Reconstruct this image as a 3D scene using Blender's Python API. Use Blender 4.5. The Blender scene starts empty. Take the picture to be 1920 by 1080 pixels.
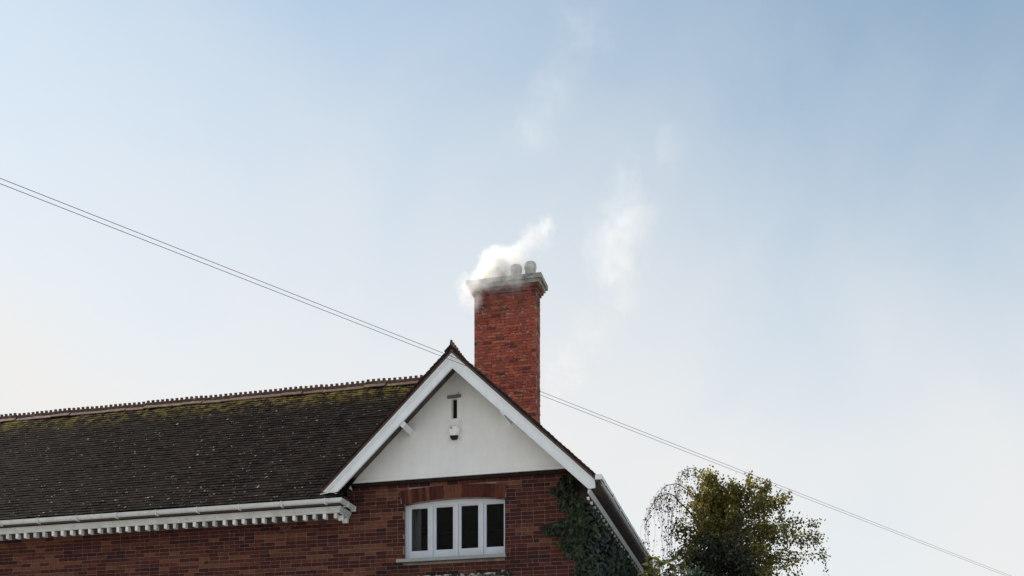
import bpy, math, random
from mathutils import Vector, Matrix, noise as mnoise

random.seed(7)
R = math.radians
SC = bpy.context.scene
COL = SC.collection

# ------------------------------------------------------------------ camera
F = 2117 / 1920 * 36.0
cam = bpy.data.cameras.new('camera')
cam.sensor_width = 36.0
cam.lens = F
cam.shift_y = 950 / 1920            # a shift lens: verticals stay upright
cam.clip_end = 3000
camo = bpy.data.objects.new('camera', cam)
COL.objects.link(camo)
camo.location = (0, 0, 1.6)
camo.rotation_euler = (R(90), 0, 0)
SC.camera = camo

# ------------------------------------------------------------------ sky and sun
SUN_EL, SUN_AZ = 27.0, -68.0       # azimuth from +Y, clockwise: left, a little behind the facade
world = bpy.data.worlds.new('World')
SC.world = world
world.use_nodes = True
wt = world.node_tree
for n_ in list(wt.nodes):
    wt.nodes.remove(n_)


def wn(t, **kw):
    n_ = wt.nodes.new(t)
    for k, v in kw.items():
        setattr(n_, k, v)
    return n_


wout = wn('ShaderNodeOutputWorld')
wbg = wn('ShaderNodeBackground')
wbg.inputs['Strength'].default_value = 0.1
sky = wn('ShaderNodeTexSky', sky_type='NISHITA')
sky.sun_disc = False
sky.sun_elevation = R(SUN_EL)
sky.sun_rotation = R(SUN_AZ)
sky.air_density = 1.0
sky.dust_density = 0.6
sky.ozone_density = 1.5
tc = wn('ShaderNodeTexCoord')
sep = wn('ShaderNodeSeparateXYZ')
wt.links.new(tc.outputs['Generated'], sep.inputs[0])
# thin high veil: thick toward the horizon, thinning upward, broken by soft noise
el = wn('ShaderNodeMapRange', interpolation_type='LINEAR')
el.inputs['From Min'].default_value = 0.28
el.inputs['From Max'].default_value = 0.60
el.inputs['To Min'].default_value = 0.97
el.inputs['To Max'].default_value = 0.12
wt.links.new(sep.outputs['Z'], el.inputs['Value'])
nz = wn('ShaderNodeTexNoise')
nz.inputs['Scale'].default_value = 3.2
nz.inputs['Detail'].default_value = 6
nz.inputs['Roughness'].default_value = 0.55
nz.inputs['Distortion'].default_value = 0.4
wt.links.new(tc.outputs['Generated'], nz.inputs['Vector'])
nr = wn('ShaderNodeMapRange')
nr.inputs['From Min'].default_value = 0.30
nr.inputs['From Max'].default_value = 0.72
nr.inputs['To Min'].default_value = -0.14
nr.inputs['To Max'].default_value = 0.16
wt.links.new(nz.outputs['Fac'], nr.inputs['Value'])
sx = wn('ShaderNodeMath', operation='MULTIPLY_ADD')   # the hazier side lies toward the sun
sx.inputs[1].default_value = -0.45
wt.links.new(sep.outputs['X'], sx.inputs[0])
wt.links.new(nr.outputs['Result'], sx.inputs[2])
ad = wn('ShaderNodeMath', operation='ADD', use_clamp=True)
wt.links.new(el.outputs['Result'], ad.inputs[0])
wt.links.new(sx.outputs[0], ad.inputs[1])
mx = wn('ShaderNodeMix', data_type='RGBA')
wt.links.new(ad.outputs[0], mx.inputs['Factor'])
hs_ = wn('ShaderNodeHueSaturation')
hs_.inputs['Saturation'].default_value = 0.80
wt.links.new(sky.outputs['Color'], hs_.inputs['Color'])
tn_ = wn('ShaderNodeMix', data_type='RGBA', blend_type='MULTIPLY')
tn_.inputs['Factor'].default_value = 1.0
tn_.inputs['B'].default_value = (0.90, 1.0, 0.93, 1)
wt.links.new(hs_.outputs['Color'], tn_.inputs['A'])
wt.links.new(tn_.outputs['Result'], mx.inputs['A'])
mx.inputs['B'].default_value = (3.86, 3.84, 3.80, 1)
wt.links.new(mx.outputs['Result'], wbg.inputs['Color'])
wt.links.new(wbg.outputs[0], wout.inputs[0])

sun = bpy.data.lights.new('sun', 'SUN')
sun.energy = 4.7
sun.angle = R(0.6)
sun.color = (1.0, 0.93, 0.83)
suno = bpy.data.objects.new('sun', sun)
COL.objects.link(suno)
sd = Vector((math.sin(R(SUN_AZ)) * math.cos(R(SUN_EL)), math.cos(R(SUN_AZ)) * math.cos(R(SUN_EL)), math.sin(R(SUN_EL))))
suno.rotation_euler = sd.to_track_quat('Z', 'Y').to_euler()

SC.view_settings.view_transform = 'Standard'
SC.view_settings.look = 'None'
SC.view_settings.exposure = 1.16
SC.view_settings.gamma = 1.0
SC.cycles.volume_bounces = 24
SC.cycles.max_bounces = 28
SC.cycles.volume_step_rate = 1.0
SC.cycles.transparent_max_bounces = 16

# ------------------------------------------------------------------ frame of the house
PSI = R(14.0)
OX, OY = -1.0127, 21.6366
E_ = Vector((math.cos(PSI), -math.sin(PSI), 0))
N_ = Vector((math.sin(PSI), math.cos(PSI), 0))


def W(x, y, z):
    return Vector((OX, OY, 0)) + E_ * x + N_ * y + Vector((0, 0, z))


# ------------------------------------------------------------------ helpers
class MB:
    def __init__(s):
        s.v, s.f, s.m = [], [], []

    def add(s, vs, fs, m=0):
        b = len(s.v)
        s.v += [tuple(p) for p in vs]
        s.f += [tuple(i + b for i in f) for f in fs]
        s.m += [m] * len(fs)

    def box(s, x0, x1, y0, y1, z0, z1, m=0):
        s.add([(x0, y0, z0), (x1, y0, z0), (x1, y1, z0), (x0, y1, z0), (x0, y0, z1), (x1, y0, z1), (x1, y1, z1), (x0, y1, z1)],
              [(3, 2, 1, 0), (4, 5, 6, 7), (0, 1, 5, 4), (1, 2, 6, 5), (2, 3, 7, 6), (3, 0, 4, 7)], m)

    def fbox(s, o, a, b, c, m=0):
        o, a, b, c = Vector(o), Vector(a), Vector(b), Vector(c)
        s.add([o, o + a, o + a + b, o + b, o + c, o + a + c, o + a + b + c, o + b + c],
              [(3, 2, 1, 0), (4, 5, 6, 7), (0, 1, 5, 4), (1, 2, 6, 5), (2, 3, 7, 6), (3, 0, 4, 7)], m)

    def prism_xz(s, poly, y0, y1, m=0):
        n = len(poly)
        s.add([(x, y0, z) for x, z in poly] + [(x, y1, z) for x, z in poly],
              [tuple(range(n)), tuple(range(2 * n - 1, n - 1, -1))] + [(i + n, (i + 1) % n + n, (i + 1) % n, i) for i in range(n)], m)

    def sweep(s, prof, path, m=0, cap=True):
        """profile [(a, b)] put at path frames [(origin, a_axis, b_axis)]"""
        n = len(prof)
        vs = []
        for o, a, b in path:
            for p, q in prof:
                vs.append(Vector(o) + Vector(a) * p + Vector(b) * q)
        fs = []
        for k in range(len(path) - 1):
            for i in range(n):
                j = (i + 1) % n
                fs.append((k * n + i, k * n + j, (k + 1) * n + j, (k + 1) * n + i))
        if cap:
            fs.append(tuple(range(n - 1, -1, -1)))
            fs.append(tuple(range((len(path) - 1) * n, len(path) * n)))
        s.add(vs, fs, m)

    def tube(s, pts, rad, sides=6, m=0):
        pts = [Vector(p) for p in pts]
        path = []
        for i, p in enumerate(pts):
            d = (pts[min(i + 1, len(pts) - 1)] - pts[max(i - 1, 0)]).normalized()
            a = d.cross(Vector((0.31, 0.2, 0.93)))
            if a.length < 1e-3:
                a = d.cross(Vector((1, 0, 0)))
            a.normalize()
            r = rad[i] if isinstance(rad, (list, tuple)) else rad
            path.append((p, a * r, a.cross(d) * -r))
        s.sweep([(math.cos(t * 2 * math.pi / sides), math.sin(t * 2 * math.pi / sides)) for t in range(sides)], path, m)

    def lathe(s, prof, cx, cy, cz, seg=20, m=0):
        n = len(prof)
        vs, fs = [], []
        for k in range(seg):
            t = 2 * math.pi * k / seg
            for r, z in prof:
                vs.append((cx + r * math.cos(t), cy + r * math.sin(t), cz + z))
        for k in range(seg):
            k2 = (k + 1) % seg
            for i in range(n - 1):
                fs.append((k * n + i, k2 * n + i, k2 * n + i + 1, k * n + i + 1))
        s.add(vs, fs, m)

    def mesh(s, name, mats):
        me = bpy.data.meshes.new(name)
        me.from_pydata(s.v, [], s.f)
        for mm in (mats if isinstance(mats, (list, tuple)) else [mats]):
            me.materials.append(mm)
        if any(s.m):
            me.polygons.foreach_set('material_index', s.m)
        me.update()
        return me

    def build(s, name, mats, parent=None, smooth=False):
        me = s.mesh(name, mats)
        if smooth:
            me.polygons.foreach_set('use_smooth', [True] * len(me.polygons))
        o = bpy.data.objects.new(name, me)
        COL.objects.link(o)
        o.parent = parent
        return o


def tag(o, label=None, cat=None, group=None, kind=None):
    if label: o['label'] = label
    if cat: o['category'] = cat
    if group: o['group'] = group
    if kind: o['kind'] = kind
    return o


def empty(name, loc, rz=0.0, parent=None):
    o = bpy.data.objects.new(name, None)
    COL.objects.link(o)
    o.location = loc
    o.rotation_euler = (0, 0, rz)
    o.parent = parent
    o.empty_display_size = 0.2
    return o


def mat(name, col, rough=0.8, var=0.15, scale=9.0, bump=0.0, bscale=60.0, col2=None, spots=None, spec=0.3, transl=0.0, island=0.0, streak=None):
    """base colour broken by world-space noise; optional second tone, spots and fine relief"""
    m = bpy.data.materials.new(name)
    m.use_nodes = True
    t = m.node_tree
    b = t.nodes['Principled BSDF']
    b.inputs['Roughness'].default_value = rough
    b.inputs['Specular IOR Level'].default_value = spec
    g = t.nodes.new('ShaderNodeNewGeometry')
    n1 = t.nodes.new('ShaderNodeTexNoise')
    n1.inputs['Scale'].default_value = scale
    n1.inputs['Detail'].default_value = 6
    n1.inputs['Roughness'].default_value = 0.65
    t.links.new(g.outputs['Position'], n1.inputs['Vector'])
    rp = t.nodes.new('ShaderNodeValToRGB')
    c2 = col2 or tuple(c * (1 - var) for c in col)
    c3 = tuple(min(1, c * (1 + var)) for c in col)
    rp.color_ramp.elements[0].position = 0.30
    rp.color_ramp.elements[0].color = (*c2, 1)
    rp.color_ramp.elements[1].position = 0.68
    rp.color_ramp.elements[1].color = (*c3, 1)
    t.links.new(n1.outputs['Fac'], rp.inputs['Fac'])
    last = rp.outputs['Color']
    if island:
        hs = t.nodes.new('ShaderNodeHueSaturation')
        mr = t.nodes.new('ShaderNodeMapRange')
        mr.inputs['To Min'].default_value = 1 - island
        mr.inputs['To Max'].default_value = 1 + island
        t.links.new(g.outputs['Random Per Island'], mr.inputs['Value'])
        t.links.new(mr.outputs['Result'], hs.inputs['Value'])
        t.links.new(last, hs.inputs['Color'])
        last = hs.outputs['Color']
    for sp in (spots or []):
        scol, sscale, lo, hi = sp[:4]
        n2 = t.nodes.new('ShaderNodeTexNoise')
        n2.inputs['Scale'].default_value = sscale
        n2.inputs['Detail'].default_value = 5
        n2.inputs['Roughness'].default_value = 0.7
        t.links.new(g.outputs['Position'], n2.inputs['Vector'])
        r2 = t.nodes.new('ShaderNodeMapRange')
        r2.inputs['From Min'].default_value = lo
        r2.inputs['From Max'].default_value = hi
        t.links.new(n2.outputs['Fac'], r2.inputs['Value'])
        fac = r2.outputs['Result']
        if len(sp) > 4:                       # growth limited to a band of heights
            z0, z1 = sp[4]
            sz = t.nodes.new('ShaderNodeSeparateXYZ')
            t.links.new(g.outputs['Position'], sz.inputs[0])
            r3 = t.nodes.new('ShaderNodeMapRange')
            r3.inputs['From Min'].default_value = z0
            r3.inputs['From Max'].default_value = z1
            t.links.new(sz.outputs['Z'], r3.inputs['Value'])
            ml = t.nodes.new('ShaderNodeMath')
            ml.operation = 'MULTIPLY'
            t.links.new(fac, ml.inputs[0])
            t.links.new(r3.outputs['Result'], ml.inputs[1])
            fac = ml.outputs[0]
        mm = t.nodes.new('ShaderNodeMix')
        mm.data_type = 'RGBA'
        t.links.new(fac, mm.inputs['Factor'])
        t.links.new(last, mm.inputs['A'])
        mm.inputs['B'].default_value = (*scol, 1)
        last = mm.outputs['Result']
    if streak:                                # rain streaks: noise drawn out downward
        sm = t.nodes.new('ShaderNodeVectorMath')
        sm.operation = 'MULTIPLY'
        sm.inputs[1].default_value = (7.0, 7.0, 0.7)
        t.links.new(g.outputs['Position'], sm.inputs[0])
        ns = t.nodes.new('ShaderNodeTexNoise')
        ns.inputs['Scale'].default_value = 1.3
        ns.inputs['Detail'].default_value = 5
        t.links.new(sm.outputs[0], ns.inputs['Vector'])
        rs_ = t.nodes.new('ShaderNodeMapRange')
        rs_.inputs['From Min'].default_value = 0.48
        rs_.inputs['From Max'].default_value = 0.80
        rs_.inputs['To Max'].default_value = streak[3]
        t.links.new(ns.outputs['Fac'], rs_.inputs['Value'])
        m5 = t.nodes.new('ShaderNodeMix')
        m5.data_type = 'RGBA'
        t.links.new(rs_.outputs['Result'], m5.inputs['Factor'])
        t.links.new(last, m5.inputs['A'])
        m5.inputs['B'].default_value = (*streak[:3], 1)
        last = m5.outputs['Result']
    t.links.new(last, b.inputs['Base Color'])
    if bump:
        n3 = t.nodes.new('ShaderNodeTexNoise')
        n3.inputs['Scale'].default_value = bscale
        n3.inputs['Detail'].default_value = 4
        t.links.new(g.outputs['Position'], n3.inputs['Vector'])
        bp = t.nodes.new('ShaderNodeBump')
        bp.inputs['Strength'].default_value = bump
        bp.inputs['Distance'].default_value = 0.01
        t.links.new(n3.outputs['Fac'], bp.inputs['Height'])
        t.links.new(bp.outputs['Normal'], b.inputs['Normal'])
    if transl:
        tr = t.nodes.new('ShaderNodeBsdfTranslucent')
        t.links.new(last, tr.inputs['Color'])
        ms = t.nodes.new('ShaderNodeMixShader')
        ms.inputs['Fac'].default_value = transl
        t.links.new(b.outputs[0], ms.inputs[1])
        t.links.new(tr.outputs[0], ms.inputs[2])
        t.links.new(ms.outputs[0], t.nodes['Material Output'].inputs['Surface'])
    return m


# ------------------------------------------------------------------ materials
M_mortar = mat('lime_mortar', (0.24, 0.195, 0.175), 0.95, 0.35, 7, bump=0.4, bscale=90)
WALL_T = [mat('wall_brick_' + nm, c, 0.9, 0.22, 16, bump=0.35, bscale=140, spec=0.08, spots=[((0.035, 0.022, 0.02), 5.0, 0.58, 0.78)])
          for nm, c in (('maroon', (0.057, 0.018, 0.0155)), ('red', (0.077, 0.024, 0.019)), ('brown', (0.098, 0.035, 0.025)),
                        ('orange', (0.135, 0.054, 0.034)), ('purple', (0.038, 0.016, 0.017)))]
WALL_W = [0.30, 0.28, 0.19, 0.15, 0.08]
M_cmortar = mat('sooty_mortar', (0.11, 0.08, 0.07), 0.95, 0.5, 9, bump=0.5, bscale=70, spots=[((0.5, 0.45, 0.4), 11.0, 0.56, 0.62)])
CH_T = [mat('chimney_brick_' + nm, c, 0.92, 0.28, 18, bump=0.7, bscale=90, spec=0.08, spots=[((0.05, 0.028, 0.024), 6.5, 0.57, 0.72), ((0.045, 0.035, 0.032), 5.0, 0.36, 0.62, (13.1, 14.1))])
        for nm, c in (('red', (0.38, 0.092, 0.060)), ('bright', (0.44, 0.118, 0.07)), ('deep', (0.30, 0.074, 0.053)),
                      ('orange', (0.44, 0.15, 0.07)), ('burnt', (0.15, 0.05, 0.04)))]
CH_W = [0.38, 0.22, 0.27, 0.05, 0.08]
M_stone = mat('weathered_stone', (0.30, 0.29, 0.26), 0.9, 0.35, 8, bump=0.6, bscale=50, spots=[((0.08, 0.08, 0.07), 9, 0.5, 0.66)])
M_pot = mat('grey_clay', (0.36, 0.34, 0.31), 0.85, 0.3, 9, bump=0.3)
M_white = mat('white_paint', (0.80, 0.83, 0.86), 0.55, 0.05, 3, bump=0.12, bscale=35, spots=[((0.42, 0.41, 0.38), 12, 0.62, 0.85)], spec=0.3, streak=(0.60, 0.60, 0.58, 0.4))
M_gutter = mat('old_white_gutter', (0.58, 0.60, 0.60), 0.55, 0.14, 6, bump=0.15, bscale=40, spots=[((0.25, 0.25, 0.22), 14, 0.58, 0.75)], spec=0.4)
M_frame = mat('window_paint', (0.58, 0.61, 0.67), 0.5, 0.06, 4, bump=0.15, bscale=50, spots=[((0.38, 0.38, 0.38), 18, 0.62, 0.8)], spec=0.4)
M_sill = mat('sill_stone', (0.33, 0.34, 0.34), 0.85, 0.1, 12, bump=0.3)
M_plaster = mat('white_render', (0.80, 0.81, 0.805), 0.92, 0.035, 2.2, bump=0.5, bscale=55, spots=[((0.73, 0.73, 0.72), 1.7, 0.50, 0.85)], streak=(0.66, 0.655, 0.63, 0.22))
M_soffit = mat('soffit_board', (0.085, 0.066, 0.062), 0.8, 0.2, 8, bump=0.2)
M_shadow = mat('painted_shadow', (0.022, 0.015, 0.014), 0.9, 0.3, 10, bump=0.3, spec=0.08)  # near black: the shadow below the gable foot put into colour
M_wood = mat('old_wood', (0.15, 0.14, 0.13), 0.85, 0.25, 14, bump=0.4)
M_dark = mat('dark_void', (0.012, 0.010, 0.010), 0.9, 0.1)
M_room = mat('room_wall', (0.055, 0.04, 0.036), 0.9, 0.2, 3)
M_curtain = mat('grey_curtain', (0.17, 0.16, 0.165), 0.9, 0.1, 20)
M_tile = mat('clay_roof_tile', (0.014, 0.0105, 0.0095), 0.9, 0.4, 20, bump=0.5, bscale=60, island=0.5, spec=0.02,
             spots=[((0.36, 0.36, 0.34), 11.0, 0.64, 0.68), ((0.17, 0.13, 0.028), 5.0, 0.46, 0.62, (9.9, 10.5))])
M_vtile = mat('verge_tile', (0.045, 0.026, 0.022), 0.9, 0.4, 18, spec=0.06, bump=0.5, bscale=60, island=0.4)
M_ridge = mat('ridge_clay', (0.085, 0.046, 0.038), 0.85, 0.35, 12, bump=0.5, bscale=60, island=0.1,
              spots=[((0.26, 0.2, 0.05), 7.0, 0.55, 0.68)])
M_lead = mat('lead', (0.10, 0.10, 0.11), 0.6, 0.3, 12, bump=0.4)
M_peel = mat('flaking_paint', (0.34, 0.34, 0.32), 0.85, 0.25, 14, bump=0.8, bscale=40, spots=[((0.025, 0.022, 0.02), 13, 0.43, 0.52)])
M_cable = mat('cable_sheath', (0.022, 0.022, 0.026), 0.5, 0.1)
M_plastic = mat('alarm_plastic', (0.80, 0.80, 0.79), 0.4, 0.04, 8, spec=0.5)
M_lens = mat('smoked_lens', (0.008, 0.007, 0.009), 0.4, 0.1, spec=0.15)
M_ink = mat('sticker_ink', (0.30, 0.10, 0.10), 0.6, 0.1)
M_bark = mat('bark', (0.07, 0.055, 0.045), 0.9, 0.4, 12, bump=0.7, bscale=40)
M_twig = mat('twig', (0.035, 0.028, 0.024), 0.9, 0.2)
M_ivy = mat('ivy_leaf', (0.017, 0.027, 0.010), 0.38, 0.5, 2.5, island=0.85, spec=0.32, transl=0.08)
M_birch = mat('birch_leaf', (0.165, 0.145, 0.038), 0.6, 0.45, 1.6, island=0.5, transl=0.42)
M_birchd = mat('birch_twig_leaf', (0.075, 0.07, 0.025), 0.6, 0.4, 1.6, island=0.4, transl=0.25)
M_holly = mat('holly_leaf', (0.022, 0.026, 0.011), 0.45, 0.4, 2.0, island=0.4, transl=0.1)
M_laurel = mat('laurel_leaf', (0.036, 0.055, 0.032), 0.38, 0.35, 3.0, island=0.45, spec=0.45, transl=0.15)
M_shrub = mat('shrub_leaf', (0.075, 0.078, 0.022), 0.45, 0.5, 3.0, island=0.55, spec=0.4, transl=0.25)
M_petal = mat('white_petal', (0.62, 0.62, 0.60), 0.7, 0.04, 10, transl=0.2)
M_red = mat('autumn_leaf', (0.30, 0.075, 0.02), 0.6, 0.2, transl=0.2)
M_bounce = mat('bounce_gravel', (0.27, 0.26, 0.24), 0.95, 0.3, 1.2, bump=0.6, bscale=30)  # unseen ground, pale gravel made up to bounce light onto the gable

gl = bpy.data.materials.new('window_glass')
gl.use_nodes = True
t_ = gl.node_tree
t_.nodes.remove(t_.nodes['Principled BSDF'])
g1 = t_.nodes.new('ShaderNodeBsdfGlossy'); g1.inputs['Roughness'].default_value = 0.02
g2 = t_.nodes.new('ShaderNodeBsdfTransparent'); g2.inputs['Color'].default_value = (0.86, 0.88, 0.87, 1)
fr = t_.nodes.new('ShaderNodeFresnel'); fr.inputs['IOR'].default_value = 1.15
ms_ = t_.nodes.new('ShaderNodeMixShader')
t_.links.new(fr.outputs[0], ms_.inputs[0]); t_.links.new(g2.outputs[0], ms_.inputs[1]); t_.links.new(g1.outputs[0], ms_.inputs[2])
t_.links.new(ms_.outputs[0], t_.nodes['Material Output'].inputs['Surface'])
M_glass = gl

# ------------------------------------------------------------------ ground
g = MB()
NG = 24
for i in range(NG + 1):
    for j in range(NG + 1):
        x = -600 + 1200 * i / NG; y = -400 + 1400 * j / NG
        g.v.append((x, y, 0.0))
for i in range(NG):
    for j in range(NG):
        a = i * (NG + 1) + j
        g.f.append((a, a + NG + 1, a + NG + 2, a + 1)); g.m.append(0)
tag(g.build('ground', M_bounce), kind='structure')

# ------------------------------------------------------------------ the house
house = empty('brick_house', (OX, OY, 0), -PSI)
tag(house, 'red brick house with a white rendered gable and a tall smoking chimney', 'house')

XC = 0.05                 # gable axis
WR = 2.33                 # right corner of the front wall
WL = -12.6                # the wing goes on to the left
ZG = 7.697                # foot of the rendered gable
ZS = 7.03                 # soffit of the left eaves
SL = 0.942                # gable pitch (rise over run)
DEPTH = 9.8
AX0, AX1 = -1.122, 0.908  # window opening
SILL = 6.165


def arch_in(x):
    c = -0.107; h = 1.0150
    return 7.222 + 0.070 * (1 - ((x - c) / h) ** 2)


def arch_out(x):
    c = -0.128; h = 1.05
    return 7.492 + 0.056 * (1 - ((x - c) / h) ** 2)


# ---- front wall backing (mortar bed), with the window opening left out
wall = MB()
wall.box(WL, AX0, 0, 0.3, 0, ZS)
wall.box(-2.30, AX0, 0, 0.3, ZS, ZG)
wall.box(AX1, WR, 0, 0.3, 0, ZG)
wall.box(AX0, AX1, 0, 0.3, 0, SILL - 0.075)
NA = 16
for k in range(NA):
    xa = AX0 + (AX1 - AX0) * k / NA; xb = AX0 + (AX1 - AX0) * (k + 1) / NA
    za, zb = arch_in(xa), arch_in(xb)
    wall.add([(xa, 0, za), (xb, 0, zb), (xb, 0, ZG), (xa, 0, ZG), (xa, .3, za), (xb, .3, zb), (xb, .3, ZG), (xa, .3, ZG)],
             [(0, 1, 2, 3), (7, 6, 5, 4), (4, 5, 1, 0), (3, 2, 6, 7)])
front_wall = wall.build('front_wall', M_mortar, house)
front_wall['label'] = 'front wall of mixed dark red and orange brown bricks with pale joints'

COURSE, JT = 0.0750, 0.0048


def brick_geo(L, H, D, proud=0.006, ch=0.004, wob=0.0, rnd=random):
    """a brick whose face looks to -Y, centred on x and z, bed at y = 0"""
    def j():
        return (rnd.random() - 0.5) * wob
    x, z = L / 2, H / 2
    fr_ = [(-x + ch + j(), -proud + j() * .5, -z + ch + j()), (x - ch + j(), -proud + j() * .5, -z + ch + j()), (x - ch + j(), -proud + j() * .5, z - ch + j()), (-x + ch + j(), -proud + j() * .5, z - ch + j())]
    e0 = [(-x, -proud + ch, -z), (x, -proud + ch, -z), (x, -proud + ch, z), (-x, -proud + ch, z)]
    e1 = [(-x, D, -z), (x, D, -z), (x, D, z), (-x, D, z)]
    vs = fr_ + e0 + e1
    fs = [(0, 1, 2, 3)]
    for i in range(4):
        k = (i + 1) % 4
        fs.append((i + 4, k + 4, k, i))
        fs.append((i + 8, k + 8, k + 4, i + 4))
    fs.append((11, 10, 9, 8))
    return vs, fs


def proj(x, y, z):
    p = W(x, y, z)
    return 960 + 2117 * p.x / p.y, 1490 - 2117 * (p.z - 1.6) / p.y, p.y


# ivy's ragged edge on the front wall: height -> x where the leaves begin
IVY_EDGE = [(4.6, 2.02), (5.55, 2.2), (5.80, 2.28), (5.98, 2.30), (6.05, 2.18), (6.20, 2.02), (6.30, 1.98), (6.38, 1.98), (6.46, 2.1), (6.52, 1.62),
            (6.62, 1.60), (6.69, 1.80), (6.735, 1.73), (6.80, 1.95), (6.86, 2.15), (6.92, 2.12), (7.02, 1.98), (7.10, 1.90), (7.16, 1.92), (7.22, 1.86),
            (7.30, 1.88), (7.42, 1.93), (7.52, 2.0), (7.6, 2.2)]


def ivy_x(z):
    if z <= IVY_EDGE[0][0]:
        return IVY_EDGE[0][1]
    for (a, xa), (b, xb) in zip(IVY_EDGE, IVY_EDGE[1:]):
        if a <= z <= b:
            return xa + (xb - xa) * (z - a) / (b - a)
    return 9


rb = random.Random(11)
bricks = []                # (xc, zc, L, H, tone)
nrow = int(ZG / COURSE) + 1
off0 = ZG - nrow * COURSE
prev_tones = {}
for r in range(nrow):
    z0 = off0 + r * COURSE
    z1 = z0 + COURSE
    zc = (z0 + z1) / 2
    blocks = []
    if SILL - 0.075 - 0.02 < zc < 7.235:
        blocks.append((AX0, AX1))
    if 7.235 <= zc < 7.555 and arch_out(-0.128) > z0 + 0.02:
        if zc < 7.49:
            blocks.append((-1.185, 0.928))
        else:
            q = 1.05 * math.sqrt(max(0, 1 - (zc - 7.492) / 0.056))
            blocks.append((-0.128 - q, -0.128 + q))
    left = WL if z1 <= ZS + 0.05 else -2.29
    x = WL - rb.random() * 0.02 - (0.1125 if r % 2 else 0)
    tone = 0
    while x < WR:
        L = 0.225
        if rb.random() < 0.10:
            L = 0.1125
        a, b = x, x + L
        x = b
        a2, b2 = max(a, left), min(b, WR + 0.004)
        segs = [(a2, b2)]
        for (p, q) in blocks:
            ns = []
            for s0, s1 in segs:
                if s1 <= p or s0 >= q:
                    ns.append((s0, s1))
                else:
                    if s0 < p: ns.append((s0, p + JT))
                    if s1 > q: ns.append((q - JT, s1))
            segs = ns
        for s0, s1 in segs:
            if s1 - s0 < 0.03:
                continue
            nv = mnoise.noise(Vector((s0 * 1.4, zc * 2.6, 3.1)))
            if rb.random() > 0.33:
                w_ = list(WALL_W)
                if nv > 0.12:
                    w_ = [0.16, 0.22, 0.27, 0.32, 0.03]
                elif nv < -0.15:
                    w_ = [0.44, 0.28, 0.12, 0.03, 0.13]
                tone = rb.choices(range(5), w_)[0]
            H = COURSE - JT - rb.random() * 0.002
            bricks.append(((s0 + s1) / 2, zc, s1 - s0 - JT - rb.random() * 0.003, H, tone))
# the 300 that show largest are objects, the rest one part
seen = []
for i, (xc, zc, L, H, tn) in enumerate(bricks):
    u, v, d = proj(xc, 0, zc)
    if 600 < u < 1320 and 880 < v < 1082 and xc < ivy_x(zc) + 0.12 and not (xc < -2.1 and zc > 6.95) and L > 0.09:
        seen.append((-L / d, i))
seen.sort()
single = set(i for _, i in seen[:300])
cache = {}
rest = MB()
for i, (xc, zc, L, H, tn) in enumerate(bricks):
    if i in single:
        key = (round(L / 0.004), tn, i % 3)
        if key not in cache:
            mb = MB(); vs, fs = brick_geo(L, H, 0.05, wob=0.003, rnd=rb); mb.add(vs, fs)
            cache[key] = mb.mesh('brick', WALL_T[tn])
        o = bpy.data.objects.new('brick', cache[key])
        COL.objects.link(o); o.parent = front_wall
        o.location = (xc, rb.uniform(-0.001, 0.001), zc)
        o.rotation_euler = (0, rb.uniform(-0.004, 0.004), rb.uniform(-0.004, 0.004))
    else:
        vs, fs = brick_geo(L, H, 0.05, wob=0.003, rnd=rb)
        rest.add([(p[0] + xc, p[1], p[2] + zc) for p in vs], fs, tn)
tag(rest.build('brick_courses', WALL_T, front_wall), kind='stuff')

# ---- side wall (right), ivy grows over it
sw = MB()
sw.box(WR - 0.3, WR, 0.3, DEPTH, 0, 7.0)
side_wall = sw.build('side_wall', M_mortar, house)
sb = MB()
for r in range(int(7.0 / COURSE)):
    zc = r * COURSE + COURSE / 2 + off0 + COURSE
    y = 0.052 - (0.0 if r % 2 else 0.1125) + 0.112
    while y < DEPTH - 0.12:
        vs, fs = brick_geo(0.225 - JT, COURSE - JT, 0.05, wob=0.003, rnd=rb)
        sb.add([(WR - p[1], y + p[0] + 0.1125, p[2] + zc) for p in vs], fs, rb.choices(range(5), WALL_W)[0])
        y += 0.225
tag(sb.build('brick_courses', WALL_T, side_wall), kind='stuff')
bw = MB()
bw.box(WL + 0.3, WR - 0.3, DEPTH - 0.3, DEPTH, 0, 7.0)
bw.box(WL, WL + 0.3, 0.3, DEPTH, 0, 7.0)
bw.build('rear_wall', M_mortar, house)

# ---- window arch: each brick on end is a piece
arch = MB()
NB = 29
arch_o = empty('window_arch', (0, 0, 0), parent=house)
arch_o['label'] = 'low curved arch of upright bricks above the window'
tn = 0
for k in range(NB):
    xa = -1.178 + (0.922 + 1.178) * k / NB; xb = -1.178 + (0.922 + 1.178) * (k + 1) / NB
    g_ = 0.003
    sk = 0.055 * ((xa + xb) / 2 + 0.128) / 1.05    # the joints fan out a little
    if rb.random() > 0.45:
        tn = rb.choices(range(5), [0.34, 0.28, 0.1, 0.26, 0.02])[0]
    def lo(x): return arch_in(min(max(x, AX0), AX1)) + 0.002
    p0 = (xa + g_ - sk * .4, lo(xa)); p1 = (xb - g_ - sk * .4, lo(xb))
    p2 = (xb - g_ + sk * .3, arch_out(xb)); p3 = (xa + g_ + sk * .3, arch_out(xa))
    mb = MB()
    pr = 0.008 + rb.random() * 0.003
    mb.prism_xz([p0, p1, p2, p3], -pr, 0.09)
    mb.build('brick', WALL_T[tn], arch_o)

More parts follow.
